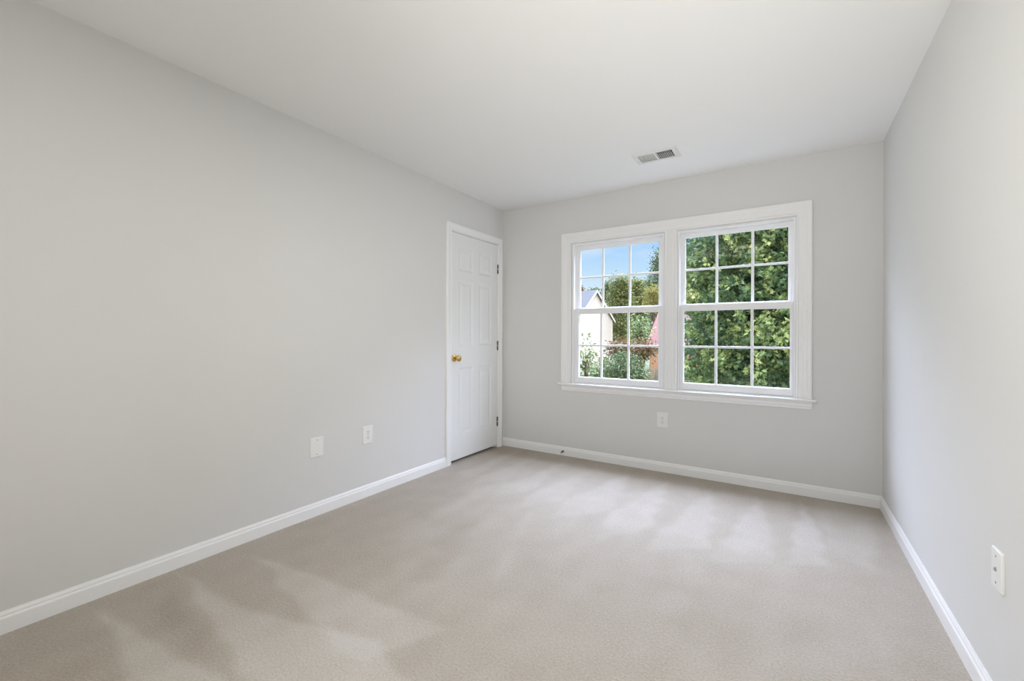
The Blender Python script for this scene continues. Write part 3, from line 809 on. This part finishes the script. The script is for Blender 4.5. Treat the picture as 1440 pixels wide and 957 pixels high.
OAK = np.array([(0, 0), (0.05, 0.22), (0.26, 0.34), (0.10, 0.46), (0.34, 0.66), (0.10, 0.72), (0.0, 1.0),
                (-0.10, 0.72), (-0.34, 0.66), (-0.10, 0.46), (-0.26, 0.34), (-0.05, 0.22)])
DIA = np.array([(0, 0), (0.26, 0.40), (0.0, 1.0), (-0.26, 0.40)])

def leaves(name, centers, dirs, tones, size, shape, m, parent):
    """one leaf per centre, pointing along dirs; leaves are folded slightly along the midrib"""
    n = len(centers); k = len(shape)
    dirs = dirs/np.linalg.norm(dirs, axis=1, keepdims=True)
    rnd = RNG.normal(size=(n, 3)); side = np.cross(dirs, rnd); side /= np.linalg.norm(side, axis=1, keepdims=True)
    nor = np.cross(side, dirs)
    s = size*RNG.uniform(0.7, 1.3, n)
    sh = shape
    co = (centers[:, None, :] + s[:, None, None]*(sh[None, :, 0, None]*side[:, None, :] + sh[None, :, 1, None]*dirs[:, None, :]
          + (np.abs(sh[:, 0])*0.35-sh[:, 1]**2*0.15)[None, :, None]*nor[:, None, :]))
    co = co.reshape(-1, 3)
    me = bpy.data.meshes.new(name)
    me.vertices.add(n*k); me.vertices.foreach_set('co', co.ravel().astype(np.float32))
    me.loops.add(n*k); me.loops.foreach_set('vertex_index', np.arange(n*k, dtype=np.int32))
    me.polygons.add(n); me.polygons.foreach_set('loop_start', np.arange(0, n*k, k, dtype=np.int32))
    me.update(calc_edges=True)
    at = me.attributes.new('leaf_tone', 'FLOAT', 'POINT'); at.data.foreach_set('value', np.repeat(np.clip(tones, 0, 1), k).astype(np.float32))
    return link(name, me, m, parent)

def crown_points(c, rad, nclump, per, spread, shell=0.55, burst=False):
    """leaf places gathered in tufts over an uneven ellipsoid"""
    d = RNG.normal(size=(nclump, 3)); d /= np.linalg.norm(d, axis=1, keepdims=True)
    r = shell+(1-shell)*RNG.uniform(0, 1, nclump)**0.6
    lump = 1+0.13*np.sin(d[:, 0]*7+c[0])*np.cos(d[:, 2]*6+c[1])+0.08*np.sin(d[:, 1]*11)
    cc = np.array(c)+d*np.array(rad)*(r*lump)[:, None]
    tone = RNG.uniform(0, 1, nclump)**1.3*0.75+0.12*np.sin(cc[:, 0]*2.3)*np.cos(cc[:, 2]*2.9)
    A = np.repeat(tone, per)+RNG.normal(size=nclump*per)*0.10
    if burst:      # leaves spring from one twig end like the fingers of a hand, hanging a little
        u = RNG.normal(size=(nclump*per, 3)); u /= np.linalg.norm(u, axis=1, keepdims=True)
        D = u+np.repeat(d, per, 0)*0.7+np.array([0, 0, -0.55])
        D /= np.linalg.norm(D, axis=1, keepdims=True)
        P = np.repeat(cc, per, 0)+D*spread*RNG.uniform(0, 0.8, (nclump*per, 1))
    else:
        P = np.repeat(cc, per, 0)+RNG.normal(size=(nclump*per, 3))*spread
        D = np.repeat(d, per, 0)*0.5+RNG.normal(size=(nclump*per, 3))*0.6+np.array([0, 0, -0.35])
    return P, D, A

def tree(name, label, cat, base, trunk_h, tr, crowns, m, size, dens, spread, shape=DIA, group=None, shell=0.5, nbranch=7, per=8, burst=False):
    root = empty(name, tuple(base)); tag(root, label, cat, group)
    b = bmesh.new(); B = Vector(base)
    top = B+Vector((0.1, 0.1, trunk_h))
    if tr:
        tube(b, [B-Vector((0, 0, 0.1)), B+Vector((0.04, 0.02, trunk_h*0.4)), top], [tr*1.25, tr*0.9, tr*0.6], 10)
        for k in range(nbranch):
            c, r = crowns[k % len(crowns)]
            a = k*2.4; end = Vector(c)+Vector((math.cos(a)*r[0]*0.6, math.sin(a)*r[1]*0.6, r[2]*0.45*math.sin(k*1.7)))
            s = B+Vector((0.05, 0.05, trunk_h*(0.6+0.4*(k/nbranch))))
            mid = s.lerp(end, 0.5)+Vector((0, 0, 0.12*r[2]))
            tube(b, [s, mid, end], [tr*0.45, tr*0.28, tr*0.08], 6)
        obj('trunk', b, M['bark'], root, True)
    Ps, Ds, As = [], [], []
    for c, r in crowns:
        n = int(dens*(r[0]*r[1]*r[2])**(2/3))
        P, D, A = crown_points(c, r, n, per, spread, shell, burst); Ps.append(P); Ds.append(D); As.append(A)
    P = np.concatenate(Ps); keep = P[:, 2] > GZ+0.02
    leaves('foliage', P[keep], np.concatenate(Ds)[keep], np.concatenate(As)[keep], size, shape, m, root)
    return root

# the big oak right outside the right-hand window
oak = Vector((3.3, 7.4, GZ))
oak_crowns = [((3.0, 7.3, 1.4), (2.75, 2.3, 3.4)), ((3.9, 8.6, 4.2), (2.6, 2.4, 2.2)), ((2.1, 6.9, 0.1), (1.6, 1.5, 1.9)), ((1.95, 7.4, 3.1), (1.85, 1.5, 2.0))]
tree('oak_tree', 'large leafy oak tree filling the view outside the right window', 'tree', oak, 3.6, 0.26,
     oak_crowns, M['oakleaf'], 0.125, 640, 0.10, OAK, shell=0.35, nbranch=10, per=10, burst=True)
# behind the oak
c = at_dir(-0.06, 0, 24)
tree('tree', 'dark bushy tree standing behind the big oak', 'tree', (c.x+1.2, c.y, GZ), 3, 0.25,
     [((c.x+1.2, c.y, 2.2), (4.2, 3, 5.3)), ((c.x+6, c.y+1, 2.0), (4, 3, 5))], M['darkleaf'], 0.26, 150, 0.35, shell=0.6)

# background trees, read left to right through the left-hand window
def bt_(dx, d, top, rw, m, label, size=0.34, dens=120, low=-0.02, shape=DIA):
    p = at_dir(dx, 0, d); zt = CZ+top*d; zb = CZ+low*d; r = rw*d
    tree('tree', label, 'tree', (p.x, p.y, GZ), zb-GZ+1.0, 0.22, [((p.x, p.y, (zt+zb)/2), (r, r*0.8, (zt-zb)/2)), ((p.x+r*0.3, p.y, zt-(zt-zb)*0.25), (r*0.45, r*0.5, (zt-zb)*0.22))],
         m, size*0.72, dens*2.0, 0.32, shape, 'background trees outside', shell=0.55)
bt_(-0.445, 92, 0.126, 0.020, M['rustleaf'], 'far brownish tree just above the grey roof', 0.6, 40, 0.02)
bt_(-0.405, 104, 0.121, 0.018, M['darkleaf'], 'far low tree over the ridge of the white house', 0.6, 40, 0.02)
bt_(-0.368, 66, 0.138, 0.019, M['darkleaf'], 'dark pointed tree right behind the white gable', 0.5, 60, -0.02)
bt_(-0.338, 58, 0.148, 0.027, M['treeleaf'], 'tall olive green tree nearest to the white gable', 0.42, 90, -0.03)
bt_(-0.298, 62, 0.138, 0.025, M['treeleaf'], 'olive green tree in the middle of the left view', 0.42, 90, -0.03)
bt_(-0.318, 74, 0.142, 0.020, M['darkleaf'], 'grey green tree top seen between two olive trees', 0.5, 60, -0.02)
bt_(-0.262, 50, 0.115, 0.022, M['yellowleaf'], 'yellow tinged tree below the tall tree at the right', 0.36, 60, 0.06)
bt_(-0.272, 88, 0.135, 0.022, M['darkleaf'], 'dark tree behind the red roof', 0.40, 90, -0.02)
bt_(-0.236, 54, 0.205, 0.030, M['darkleaf'], 'tallest tree at the right edge of the left window', 0.34, 110, 0.0)
bt_(-0.292, 31, 0.045, 0.016, M['lightleaf'], 'bright green small tree beside the red roof', 0.28, 90, -0.03)

def shrub(dx, d, ztop, rw, rh, m, label, size, dens, spread, shape=DIA):
    p = at_dir(dx, 0, d); zt = CZ+ztop*d; r = rw*d; h = rh*d
    tree('shrub', label, 'shrub', (p.x, p.y, GZ), max(0.4, zt-h-GZ), 0.09, [((p.x, p.y, zt-h), (r, r*0.8, h)), ((p.x-r*0.35, p.y-0.2, zt-h*1.5), (r*0.7, r*0.6, h*0.9)), ((p.x+r*0.4, p.y, zt-h*1.4), (r*0.7, r*0.6, h*0.9))],
         m, size, dens, spread, shape, 'shrubs outside', shell=0.45, nbranch=6)
shrub(-0.330, 33, -0.003, 0.035, 0.020, M['rustleaf'], 'rust tinged hedge shrub to the right of the white house', 0.20, 120, 0.2)
shrub(-0.285, 29, -0.006, 0.026, 0.020, M['rustleaf'], 'rust tinged hedge shrub in front of the red roof', 0.20, 120, 0.2)
shrub(-0.324, 17, -0.026, 0.045, 0.055, M['shrubleaf'], 'large rounded shrub in the middle of the lower left window', 0.12, 330, 0.14)
shrub(-0.375, 20, -0.045, 0.035, 0.045, M['shrubleaf'], 'round shrub left of the large one', 0.13, 300, 0.14)
shrub(-0.432, 13, 0.000, 0.034, 0.045, M['lightleaf'], 'airy light green shrub before the white siding', 0.12, 110, 0.13)
